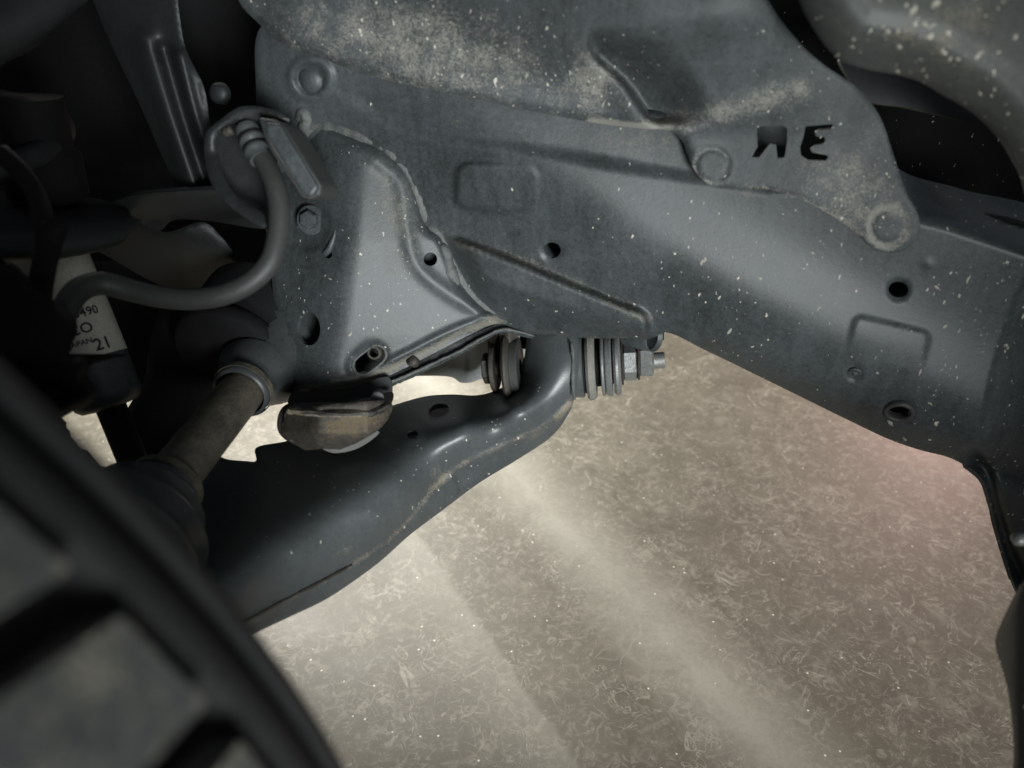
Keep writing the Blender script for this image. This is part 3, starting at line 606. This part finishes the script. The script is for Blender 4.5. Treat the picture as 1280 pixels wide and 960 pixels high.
# ================================================================== crossmember seen through the gap
cm = thing('crossmember', V(560, 455, .70), 'grey painted crossmember seen through the gap above the control arm', 'crossmember')
panel('crossmember_web', [(440, 400), (430, 330), (380, 260), (620, 250), (860, 300), (840, 396), (700, 410), (660, 470), (618, 474), (600, 474), (590, 478), (575, 478), (566, 472), (520, 470), (486, 472), (440, 474)],
      lambda x, y: plane_d(y, .66) + .004 * np.abs(x - 583) ** .5 * .3 - .006 * along(x, y, [(583, 400), (587, 480)], 9), 'grey', cm, step=6, thick=.004, edge=4)  # hidden upper and side parts added to keep lamp light off the arm

# ================================================================== lower control arm
arm = thing('control_arm', V(500, 600, .54), 'black stamped steel control arm running from the bushing down behind the tyre', 'control arm')
ARM = [(720, 416), (690, 413), (662, 414), (655, 447), (643, 474), (617, 489), (596, 494), (565, 493), (534, 495), (493, 506), (430, 528), (359, 551), (319, 561), (320, 576), (306, 576), (284, 574), (258, 566), (235, 590), (215, 640), (200, 700), (170, 800), (180, 850), (240, 832),
       (310, 796), (360, 772), (406, 750), (437, 730), (475, 702), (512, 669), (553, 638), (600, 603), (646, 575), (690, 545), (708, 522), (718, 497)]
arm_f = tps([(720, 416, 588), (690, 414, 590), (663, 416, 604), (655, 447, 614), (643, 474, 634), (617, 489, 648), (565, 493, 658), (534, 495, 656), (493, 506, 640), (430, 528, 622), (359, 551, 606), (319, 561, 592), (258, 566, 585), (215, 640, 540),
             (708, 450, 579), (690, 470, 580), (664, 496, 581), (640, 508, 580), (580, 529, 575), (549, 549, 566), (502, 602, 540), (440, 652, 510), (380, 690, 482), (303, 742, 442), (230, 790, 410),
             (716, 500, 590), (677, 532, 592), (627, 556, 590), (580, 580, 586), (549, 604, 578), (497, 664, 556), (419, 718, 520), (362, 746, 494), (310, 774, 468), (240, 812, 440),
             (690, 545, 606), (646, 575, 606), (600, 603, 600), (553, 638, 592), (512, 669, 580), (475, 702, 564), (437, 730, 545), (406, 750, 530), (310, 796, 488), (240, 832, 455)])
SEAM = [(714, 504), (677, 533), (627, 557), (580, 579), (549, 604), (497, 665), (419, 719), (362, 747), (310, 775), (240, 812)]
DBL1 = [(493, 506), (515, 512), (535, 522), (548, 538), (556, 560)]
DBL2 = [(326, 578), (340, 612), (358, 648), (372, 672), (383, 690), (391, 712)]
def arm_depth(x, y):
    d = arm_f(x, y) * .001
    D, s, t = segdist(x, y, catmull(SEAM, 8, False)); q = D * s
    d += -.0020 * sm(-np.abs(q + 2), -6, -2) + np.where(q > 0, .0, 0)
    D1, s1, _ = segdist(x, y, catmull(DBL1, 6, False)); D2, s2, _ = segdist(x, y, catmull(DBL2, 6, False))
    m1 = sm(D1 * s1, -1.2, 1.2); m2 = sm(-D2 * s2, -1.2, 1.2)
    shell = sm(-D * s, 0, 8)
    d -= .0050 * m1 * m2 * shell
    d += .0018 * (np.exp(-(rrect(x, y, 548, 513, 15, 11, 9, -12) / 4) ** 2))
    d -= .0016 * np.exp(-(np.hypot(x - 515, (y - 543) * 1.3) - 9) ** 2 / 30)
    d += .0022 * blob(x, y, 435, 668, 24, 16, -35) - .0022 * blob(x, y, 468, 648, 18, 14, -35)
    return d
def arm_dirt(x, y):
    return .5 * along(x, y, SEAM, 5) + .5 * blob(x, y, 430, 690, 20, 9, -30) + .4 * blob(x, y, 545, 590, 26, 14, -40) + .06 + .3 * along(x, y, [(716, 490), (700, 526), (660, 552)], 5)
armp = panel('arm_shell', ARM, arm_depth, 'arm', arm, holes=[ell(548, 513, 13.5, 8.2, -12), ell(515.5, 543, 7, 5.2, -8, 18)], step=3.8, thick=.004, edge=4, edge_d=.003, dirt=arm_dirt,
             speck=lambda x, y: .16 + .4 * blob(x, y, 620, 510, 80, 40) + .2 * blob(x, y, 530, 590, 60, 40))
def da(px, py): return float(arm_depth(np.array([float(px)]), np.array([float(py)]))[0])
# underside shell, so the arm is a closed box
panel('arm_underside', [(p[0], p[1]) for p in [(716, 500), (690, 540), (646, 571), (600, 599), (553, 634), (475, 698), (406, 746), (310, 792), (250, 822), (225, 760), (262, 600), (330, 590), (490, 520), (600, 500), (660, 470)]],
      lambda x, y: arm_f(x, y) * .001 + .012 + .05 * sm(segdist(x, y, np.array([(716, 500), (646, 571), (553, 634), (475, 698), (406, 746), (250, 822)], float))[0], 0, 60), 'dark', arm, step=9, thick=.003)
bead([(300, 780), (330, 764), (362, 747), (392, 732), (440, 706)], .0009, lambda x, y: arm_depth(x, y) - .0002, 'seam_weld', wob=.6, mat='rust', par=armp)
# bushing: steel eye, rubber, washers (axis along the car)
bx0, by0, bd_ = 715, 458, .612
ax = (V(830, 450, .600) - V(640, 459, .618)).normalized()
def at_x(px): 
    A0, A1 = V(640, 459, .618), V(830, 450, .600)
    return A0 + (A1 - A0) * ((px - 640) / 190.0)
def ring(nm, xa, xb, ra, rb, mat, par, seg=48, bev=.0008, ri=None):
    a, b = at_x(xa), at_x(xb); L = (b - a).length
    prof = [(0, (ri or ra * .3)), (0, ra - bev), (bev, ra), (L - bev, rb), (L, rb - bev), (L, (ri or rb * .3))]
    return lathe(nm, a, b - a, prof, mat, par, seg, caps=False, sharp=True)
ring('bushing_eye', 706, 731, .0262, .0268, 'arm', arm)
ring('bushing_rubber', 731, 737, .0235, .0240, 'rubber', arm)
ring('bushing_flange', 735, 746, .0295, .0290, 'flange', arm, bev=.002)
ring('bushing_rubber', 746, 753, .0185, .0185, 'pitch', arm)
ring('bushing_rubber', 640, 651, .0235, .0240, 'rubber', arm)
ring('bushing_flange', 632, 641, .0290, .0285, 'rust', arm, bev=.002)
bead([(719, 500), (717, 492), (716, 470), (716, 440), (714, 428)], .0012, lambda x, y: 0 * x + .5795, 'eye_weld', par=arm, wob=.6)

panel('bushing_shade_panel', [(650, 385), (830, 385), (830, 425), (800, 436), (650, 436)], lambda x, y: .655 + 0 * x, 'pitch', body, step=12, thick=.003, curve=False)  # black sheet added as shade in the gap behind the bushing
# pivot bolt through the bushing
bolt = thing('pivot_bolt', at_x(790), 'zinc grey pivot bolt with stacked washers and nut through the control arm bushing', 'bolt')
ring('washer', 753, 757, .0262, .0262, 'zinc', bolt)
ring('washer', 758, 766, .0258, .0270, 'zinc', bolt)
ring('spacer', 766, 768, .0170, .0170, 'dark', bolt)
ring('cam_plate', 768, 777, .0262, .0262, 'zinc', bolt, bev=.002)
ring('washer', 777.5, 780, .0185, .0185, 'rust', bolt)
def hexp(nm, xa, xb, r, mat, seg=6, rot=.2):
    a, b = at_x(xa), at_x(xb); L = (b - a).length
    return lathe(nm, a, b - a, [(0, r * .9), (.001, r), (L - .0012, r), (L, r * .86)], mat, bolt, seg, smooth=seg > 8, rot=rot)
hexp('collar_nut', 780, 797, .0150, 'zinc', 6, .35)
ring('washer', 797, 800, .0150, .0150, 'rust', bolt)
hexp('lock_nut', 800, 817, .0122, 'zinc', 6, .1)
a, b = at_x(817), at_x(831); L = (b - a).length; prof = []
for k in range(10): prof.append((L * k / 10, .0060 if k % 2 else .0067))
prof += [(L * .98, .0062), (L, .0050)]
lathe('threaded_end', a, b - a, prof, 'zinc', bolt, 28)
ring('shank', 615, 640, .0075, .0075, 'rust', bolt)
hexp('bolt_head', 603, 614, .0125, 'rust', 6, .3); ring('washer', 614, 620, .0190, .0190, 'rust', bolt)
# hanger plates that carry the bushing, left side
hang = thing('bushing_hanger', V(625, 440, .62), 'rusty brown double hanger plate left of the control arm bushing', 'bracket')
for k, (xa, xb) in enumerate(((612, 626), (627, 640))):
    panel('hanger_plate', [(xa, 404), (xb + 8, 404), (xb + 3, 440), (xb - 1, 484), (xb - 8, 496), (xa + 4, 490), (xa, 455)], lambda x, y, k=k: plane_d(y, .556 - .012 * k) - .006 * along(x, y, [((xa + xb) / 2 + 3, 400), ((xa + xb) / 2, 490)], 5), 'rust', hang, step=3.5, thick=.003, edge=2)

# ================================================================== bump stop below the bracket
bs = thing('bump_stop', V(425, 520, .53), 'brownish steel bump stop cup bolted under the suspension bracket', 'bump stop')
CUP = [(357, 512), (352, 534), (352, 542), (366, 554), (381, 563), (402, 561), (425, 562), (446, 554), (470, 540), (485, 525), (489, 505), (480, 500), (430, 504), (380, 508)]
cupf = lambda x, y: .530 + .0007 * np.maximum(np.abs(x - 428) - 30, 0) + .0011 * np.maximum(y - 541, 0) - .0002 * np.maximum(525 - y, 0)
panel('cup_wall', CUP, cupf, 'rust', bs, step=3.5, curve=False, thick=.003, edge=3, edge_d=.003, dirt=lambda x, y: .10 + .45 * blob(x, y, 440, 528, 40, 14, -12))
PL = [(368, 505), (400, 503), (440, 502), (480, 491), (491, 490), (490, 503), (470, 514), (430, 516), (395, 515), (360, 511)]
platef = lambda x, y: .524 + .0014 * (514 - y) + .012 * ((x - 425) / 75) ** 2
panel('stop_plate', PL, platef, 'dark', bs, step=3.5, thick=.004, edge=3, dirt=lambda x, y: .25 + .5 * along(x, y, [(362, 512), (430, 517), (488, 504)], 4))
bead([(360, 512), (395, 517), (430, 518), (470, 514), (489, 505)], .0012, lambda x, y: .5235 + .026 * ((x - 425) / 75) ** 2, 'cup_bead', mat='rust', par=bs)
tube('rivet', [V(472, 498, .548), V(472, 496, .556)], .0045, 'zinc', bs, 16, 2)
panel('cup_base', [(402, 560), (425, 561), (446, 553), (470, 538), (474, 540), (460, 553), (440, 563), (415, 566)], lambda x, y: .556 + 0 * x, 'steel', bs, step=3.5, thick=.003)
panel('stop_gap_filler', [(364, 492), (362, 514), (430, 518), (484, 504), (490, 488), (486, 472), (440, 484), (400, 490)], lambda x, y: .578 + 0 * x, 'dark', bs, step=6, thick=.003)  # dark filler sheet added for the shaded groove under the bracket lip
panel('cup_back', [(358, 508), (352, 540), (381, 560), (425, 560), (470, 538), (486, 505), (430, 500)], lambda x, y: .60 + .0 * x - .03 * ((x - 425) / 70) ** 2, 'rust', bs, step=6, thick=.003)

# ================================================================== drive shaft with boots
sh = thing('drive_shaft', V(260, 540, .52), 'brown grey drive shaft tube between two black rubber boots', 'drive shaft')
s0, s1 = V(204, 612, .470), V(304, 487, .570); sa = (s1 - s0).normalized()
lathe('shaft', s0 - sa * .05, sa, [(0, .0158), ((s1 - s0).length + .08, .0164)], 'shaft', sh, 40)
# inner boot beyond the far end
b0 = s1 - sa * .006
ib = lathe('inner_boot', b0, sa, [(0, .0182), (.001, .0208), (.010, .0212), (.012, .0195), (.020, .0215), (.030, .030), (.034, .028), (.042, .036), (.048, .034), (.056, .043), (.063, .041), (.074, .050), (.10, .052), (.14, .050)], 'boot', sh, 48, caps=False)
lathe('boot_clamp', b0, sa, [(.0035, .0217), (.0036, .0222), (.0085, .0226), (.0086, .0217)], 'shaft', ib, 48, caps=False, sharp=True)
# outer boot towards the wheel
b1 = s0 + sa * .004
ob = lathe('outer_boot', b1, -sa, [(-.004, .0180), (-.003, .0215), (.006, .0225), (.010, .0210), (.015, .0290), (.021, .0345), (.0275, .0300), (.034, .0400), (.041, .0460), (.0485, .0395), (.056, .0480), (.065, .0530), (.073, .0470), (.080, .0530), (.105, .0535), (.13, .052)], 'boot', sh, 56, caps=False)
lathe('boot_clamp', b1, -sa, [(-.001, .0222), (-.0009, .0232), (.0045, .0236), (.0046, .0222)], 'shaft', ob, 48, caps=False, sharp=True)
tube('clamp_ear', [b1 - sa * .03 + Vector((.030, -.018, -.004)), b1 - sa * .03 + Vector((.033, -.018, -.004))], .004, 'shaft', ob, 10, 2)

# gearbox / joint housing behind the boot
gb = thing('joint_housing', V(240, 470, .66), 'black joint housing behind the inner drive shaft boot', 'housing')
panel('housing_shell', [(185, 440), (181, 472), (168, 496), (157, 518), (160, 548), (172, 574), (200, 598), (260, 566), (312, 508), (356, 503), (372, 470), (372, 380), (330, 368), (250, 362), (205, 380)], lambda x, y: .64 + .00012 * (x - 250) - .03 * np.exp(-((x - 280) / 80) ** 2 - ((y - 450) / 70) ** 2), 'pitch', gb, step=6, thick=.004, edge=10, edge_d=.02)
lathe('joint_cup', V(295, 440, .61), Vector((.2, .9, .2)), [(-.014, .0), (-.013, .030), (-.011, .044), (-.008, .047), (0, .048), (.004, .044), (.010, .050), (.05, .052)], 'pitch', gb, 48, caps=False)

# ================================================================== brake hose and its bracket
HP = [(322, 188, .487), (333, 206, .484), (344, 232, .480), (349, 262, .478), (347, 296, .476), (337, 328, .474), (314, 352, .473), (280, 368, .473), (240, 374, .474), (200, 371, .474), (160, 362, .472), (128, 354, .466), (100, 362, .456), (82, 386, .446), (72, 420, .440), (66, 460, .436)]
hs = thing('brake_hose', V(250, 370, .474), 'black rubber brake hose curving below the ledge to the left', 'hose')
tube('hose', [V(*p) for p in HP], [.0062, .0064, .0066, .0066, .0066, .0066, .0066, .0067, .0067, .0068, .0070, .0072, .0073, .0073, .0073, .0073], 'rubber', hs, 24, 6)
h0, h1 = V(308, 160, .492), V(324, 194, .486)
lathe('hose_fitting', h0, h1 - h0, [(0, .0070), (.004, .0075), (.005, .0058), (.008, .0058), (.009, .0084), (.0125, .0084), (.0135, .0060), (.016, .0060), (.017, .0082), (.0205, .0082), (.0215, .0068), (.026, .0072)], 'boot', hs, 28)
hb = thing('hose_bracket', V(345, 200, .49), 'black plastic hose clip block fixed above the suspension bracket', 'clip')
ringp = [V(322, 146, .470), V(347, 150, .468), V(358, 160, .470), V(402, 232, .474), V(401, 244, .476), V(388, 250, .478), V(378, 248, .478), V(338, 190, .474), V(330, 172, .472)]
prism('clip_block', ringp, Vector((.004, .030, -.01)), 'rubber', hb, .0028)
prism('clip_ridge', [V(330, 152, .4662), V(350, 154, .4660), V(398, 234, .4720), V(390, 246, .4730), V(379, 243, .4730), V(333, 168, .4672)], Vector((0, .006, -.002)), 'paint', hb, .0022)
panel('clip_plate', [(258, 166), (275, 150), (302, 133), (352, 141), (362, 152), (300, 152), (284, 158), (270, 172), (278, 215), (300, 250), (330, 268), (334, 285), (300, 268), (268, 236), (256, 200)], lambda x, y: .497 + 0 * x - .0002 * np.abs(y - 190), 'dark', hb, step=4, thick=.003, edge=3, edge_d=.002)
panel('clip_back_plate', [(262, 165), (300, 146), (345, 148), (345, 200), (352, 290), (330, 285), (300, 262), (275, 225)], lambda x, y: .515 + 0 * x, 'dark', hb, step=6, thick=.003, dirt=lambda x, y: .15 + 0 * x)
tube('clip_tab', [V(281, 166, .494), V(290, 162, .492)], .0032, 'rust', hb, 10, 2)

# ================================================================== damper with printed label
dm = thing('damper', V(118, 440, .55), 'damper cylinder with a pale printed paper label on its upper half', 'damper')
d0, d1 = V(74, 350, .55), V(140, 512, .565); dax = (d1 - d0).normalized(); DL = (d1 - d0).length; DR = .0245
lathe('cylinder', d0 - dax * .03, dax, [(0, DR), (DL + .018, DR), (DL + .024, DR - .0012), (DL + .0275, DR - .005), (DL + .029, .008)], 'paint', dm, 56)
tocam = (cam.location - d0); tocam = (tocam - dax * tocam.dot(dax)).normalized(); side = dax.cross(tocam).normalized()
if side.x < 0: side = -side
def wrap(u, t, r):       # u metres round the cylinder to the right, t metres along it
    a = u / DR; return d0 + dax * t + (tocam * math.cos(a) + side * math.sin(a)) * r
vs, fs = [], []; nu, nv_ = 40, 6; t_lo, t_hi = -.02, .0600
for j in range(nv_ + 1):
    for i in range(nu + 1):
        vs.append(tuple(wrap(-.04 + .08 * i / nu, t_lo + (t_hi - t_lo) * j / nv_, DR + .0004)))
for j in range(nv_):
    for i in range(nu): k = j * (nu + 1) + i; fs.append((k, k + 1, k + nu + 2, k + nu + 1))
lab = link('paper_label', vs, fs, 'label', dm)
def print_text(s, u, t, size, par):
    c = bpy.data.curves.new('t', 'FONT'); c.body = s; c.size = size; c.resolution_u = 3; c.align_x = 'RIGHT'; c.offset = size * .018
    o = bpy.data.objects.new('t', c); C.objects.link(o); bpy.context.view_layer.update()
    me = bpy.data.meshes.new_from_object(o); vs = [tuple(wrap(u + q.co.x, t - q.co.y, DR + .0008)) for q in me.vertices]; fs = [list(p.vertices) for p in me.polygons]
    bpy.data.objects.remove(o); bpy.data.curves.remove(c); bpy.data.meshes.remove(me)
    return link('printed_line', vs, fs, 'ink', par, smooth=False)
for s, u, t, z in (('15490', .0165, .0312, .0085), ('XICO', .0085, .0425, .0100), ('JAPAN', .0050, .0500, .0052), ('21', .0165, .0565, .0120)): print_text(s, u, t, z, lab)
lathe('piston_rod', d1, dax, [(-.01, .0105), (.10, .0105)], 'pitch', dm, 28)

# ================================================================== steering knuckle / dust boot, near black silhouette on the left
kn = thing('steering_knuckle', V(40, 470, .38), 'black steering knuckle and torn dust boot in shadow at the left edge', 'knuckle')
KN = [(-60, 300), (20, 330), (52, 362), (67, 375), (88, 390), (96, 402), (97, 416), (90, 430), (86, 445), (106, 445), (116, 453), (110, 462), (108, 470), (122, 490), (118, 500), (109, 508), (92, 514), (78, 522), (84, 528), (84, 534), (88, 538), (90, 546), (93, 548), (130, 600), (60, 620), (-60, 620)]
panel('knuckle_body', KN, lambda x, y: .40 + .00025 * (x - 40) - .02 * blob(x, y, 40, 430, 60, 60) + .012 * np.sin(y / 19) * blob(x, y, 70, 480, 60, 70), 'pitch', kn, step=5, thick=.02, edge=14, edge_d=.02, curve=False)
tube('wiring', [V(70, 280, .42), V(58, 320, .42), V(52, 350, .42), V(46, 400, .41), V(40, 450, .40)], .0062, 'pitch', kn, 14, 5)
tube('wiring', [V(0, 190, .43), V(26, 215, .43), V(46, 245, .43), V(56, 290, .42), V(55, 350, .41)], .0052, 'pitch', kn, 14, 5)
# coil spring up left
cs = thing('coil_spring', V(20, 150, .55), 'dark coil spring turns in the upper left corner', 'spring')
pts = []
for k in range(64):
    a = k / 64 * 4.0 * 2 * math.pi; pts.append(V(-30, 300, .56) + Vector((.075 * math.cos(a), .075 * math.sin(a), .0042 * k)))
tube('coil', pts, .0085, 'dark', cs, 14, 3)
lathe('spring_seat', V(20, 282, .52) , Vector((.1, .1, 1)), [(-.008, .03), (-.006, .068), (0, .074), (.008, .070), (.009, .04)], 'dark', cs, 48)
lathe('bump_rubber', V(55, 215, .54), Vector((.05, .05, 1)), [(-.02, .020), (-.016, .026), (.012, .026), (.016, .022), (.05, .022)], 'pitch', cs, 36)
tube('arm_link', [V(-60, 76, .40), V(20, 26, .42), V(75, -16, .44), V(125, -60, .46)], .013, 'dark', cs, 20, 4)

# ================================================================== fender liner, upper right
fl_ = thing('fender_liner', V(1160, 60, .36), 'grey black plastic fender liner spattered with pale mud at upper right', 'fender liner')
LIN = [(985, -60), (999, 0), (1014, 31), (1036, 62), (1050, 75), (1080, 86), (1124, 94), (1152, 103), (1177, 118), (1202, 132), (1227, 151), (1249, 175), (1264, 200), (1274, 219), (1290, 262), (1380, 320), (1420, -60)]
def lin_depth(x, y):
    D, s, t = segdist(x, y, catmull(LIN[:15], 8, False))
    d = .372 - .00004 * (x - 1050) + .00030 * (y - 80)
    return d + .014 * np.clip(1 - D / 44, 0, 1) ** 2.2 - .003 * np.exp(-((D - 52) / 18) ** 2)
liner = panel('liner_panel', LIN, lin_depth, 'liner', fl_, step=4.2, thick=.003, edge=4, dirt=lambda x, y: .25 + .2 * blob(x, y, 1180, 40, 90, 60), speck=lambda x, y: .28 + 0 * x)
# splash shield on the right edge, below
sp = thing('splash_shield', V(1270, 760, .42), 'black plastic splash shield edge at the lower right', 'splash shield')
panel('shield_lower', [(1330, 700), (1292, 715), (1274, 734), (1258, 764), (1245, 795), (1244, 806), (1252, 835), (1259, 860), (1266, 915), (1267, 950), (1264, 1010), (1350, 1010)], lambda x, y: .40 - .00025 * (x - 1250) + .018 * np.clip(1 - (x - 1244) / 40, 0, 1) ** 2, 'dark', sp, step=5, thick=.005, edge=6, edge_d=.004, speck=lambda x, y: .25 + 0 * x)
tube('shield_clip', [V(1266, 676, .448), V(1274, 674, .446), V(1282, 676, .446)], [.003, .0042, .003], 'zinc', sp, 12, 3)

# mud flecks: dried splashes standing proud of the liner and of the rail end
def flecks(name, spots, dfun, par, n, smin, smax, seed):
    g = np.random.default_rng(seed); vs, fs = [], []
    for _ in range(n):
        cx, cy, rx, ry = spots[g.integers(len(spots))]; x = cx + g.normal() * rx; y = cy + g.normal() * ry
        if not SPOT_OK(x, y, name): continue
        s = smin * (smax / smin) ** (g.random() ** 2.2); el = 1 + g.random() ** 2 * 2.6; an = g.choice([R(-62), R(-68), R(-58), R(30)]) + g.normal() * .25; k = 9; b = len(vs)
        ring_ = []
        for i in range(k):
            a = 2 * math.pi * i / k; q = s * (1 + .3 * g.normal()); q = max(q, .3 * s); u, w_ = q * el * math.cos(a), q * math.sin(a)
            ring_.append((x + u * math.cos(an) - w_ * math.sin(an), y + u * math.sin(an) + w_ * math.cos(an)))
        xs = np.array([r_[0] for r_ in ring_] + [x]); ys = np.array([r_[1] for r_ in ring_] + [y]); d = dfun(xs, ys)
        hgt = s * .16 / F * d
        base = W(xs[:-1], ys[:-1], d[:-1] + .0002); topr = W(x + (xs[:-1] - x) * .7, y + (ys[:-1] - y) * .7, d[-1] - hgt[-1] * .8 + (d[:-1] - d[-1]) * .7); tip = W(x, y, d[-1] - hgt[-1])
        vs += [tuple(p) for p in base] + [tuple(p) for p in topr] + [tuple(tip)]
        for i in range(k):
            j = (i + 1) % k; fs.append((b + i, b + j, b + k + j, b + k + i)); fs.append((b + k + i, b + k + j, b + 2 * k))
    return link(name, vs, fs, 'cream', par, kind='stuff')
LINP, RAILP, APP, BRP = catmull(LIN, 8), catmull(RAIL, 8), catmull(APRON, 8), catmull(BR, 8)
def SPOT_OK(x, y, nm):
    X, Y = np.array([x]), np.array([y]); inn = lambda P_: bool(inside(X, Y, P_)[0])
    if par_now == 'liner': return inn(LINP)
    if par_now == 'apron': return inn(APP) and not inn(LR) and not inn(LE)
    if par_now == 'brk': return inn(BRP) and not any(inn(h) for h in bh)
    return inn(RAILP) and not inn(APP) and not inn(BRP) and not inn(LINP) and not any(inn(h) for h in holes)
par_now = 'liner'; flecks('mud_flecks', [(1120, 35, 25, 20), (1170, 60, 45, 35), (1245, 90, 20, 45), (1200, 40, 70, 40), (1100, 40, 60, 40)], lin_depth, fl_, 95, .6, 4.2, 4)
par_now = 'rail'; flecks('mud_flecks', [(1220, 340, 40, 60), (1170, 420, 50, 60), (1000, 350, 90, 70), (1150, 520, 60, 40), (880, 340, 70, 50), (940, 330, 60, 60), (1230, 400, 30, 80)], rail_depth, body, 230, .4, 2.0, 5)
par_now = 'apron'; flecks('mud_flecks', [(520, 90, 120, 26), (720, 110, 50, 40), (1000, 110, 70, 70), (1100, 230, 30, 40), (560, 60, 150, 30)], apron_depth, apron, 260, .4, 1.6, 9)
par_now = 'brk'; flecks('mud_flecks', [(505, 290, 4, 45), (480, 370, 50, 40), (430, 240, 40, 60), (420, 440, 40, 40)], brk_depth, brk, 50, .4, 1.4, 11)

# ================================================================== the tyre, near and out of focus
TYC = Vector((-.394, .131, CAM_H - .264)); TR = .36
wh = thing('tyre', (TYC.x, TYC.y - .1, 0), 'blurred dusty black tyre with grey tread blocks in the lower left foreground', 'tyre')
# carcass: axis along world Y; inner shoulder at y = .14, tread towards the camera side
lathe('sidewall', (TYC.x, TYC.y - .205, TYC.z), (0, 1, 0), [(.0, .22), (-.012, .26), (-.012, .31), (0, .340), (.012, TR - .012), (.03, TR - .009), (.176, TR - .009), (.180, TR - .003), (.188, TR - .001), (.1895, TR - .004), (.1925, TR - .004), (.194, TR - .001), (.200, TR - .003), (.206, TR - .010), (.211, .336), (.217, .31), (.217, .26), (.205, .22)], 'wall', wh, 160, caps=False)
lathe('rim', (TYC.x, TYC.y - .205, TYC.z), (0, 1, 0), [(.205, .218), (.212, .226), (.204, .23), (.19, .21), (.12, .20), (.02, .20), (0, .22)], 'dark', wh, 96, caps=False)
NB = 58
def block(y0, y1, a0, a1, skew, r0=TR - .010, r1=TR):
    vs = []
    for r, sh_ in ((r0, 0), (r1, .0016)):
        for (yy, aa) in ((y0 + sh_, a0 + sh_ * 2), (y1 - sh_, a0 + sh_ * 2 + skew), (y1 - sh_, a1 - sh_ * 2 + skew), (y0 + sh_, a1 - sh_ * 2)):
            vs.append((TYC.x + r * math.cos(aa), TYC.y + yy, TYC.z + r * math.sin(aa)))
    return vs, [(4, 5, 6, 7), (0, 1, 5, 4), (1, 2, 6, 5), (2, 3, 7, 6), (3, 0, 4, 7)]
ribs = [(-.082, -.030, -.055), (-.142, -.092, .05), (-.201, -.152, .02)]
for (ya, yb, sk) in ribs:
    for k in range(NB):
        st = 2 * math.pi / NB; a0 = k * st
        if not (-.9 < ((a0 + math.pi) % (2 * math.pi) - math.pi) < 1.1): continue
        gap = .26
        v_, f_ = block(ya, yb, a0, a0 + st * (1 - gap), sk); link('tread_block', v_, f_, 'tyre', wh, smooth=False)
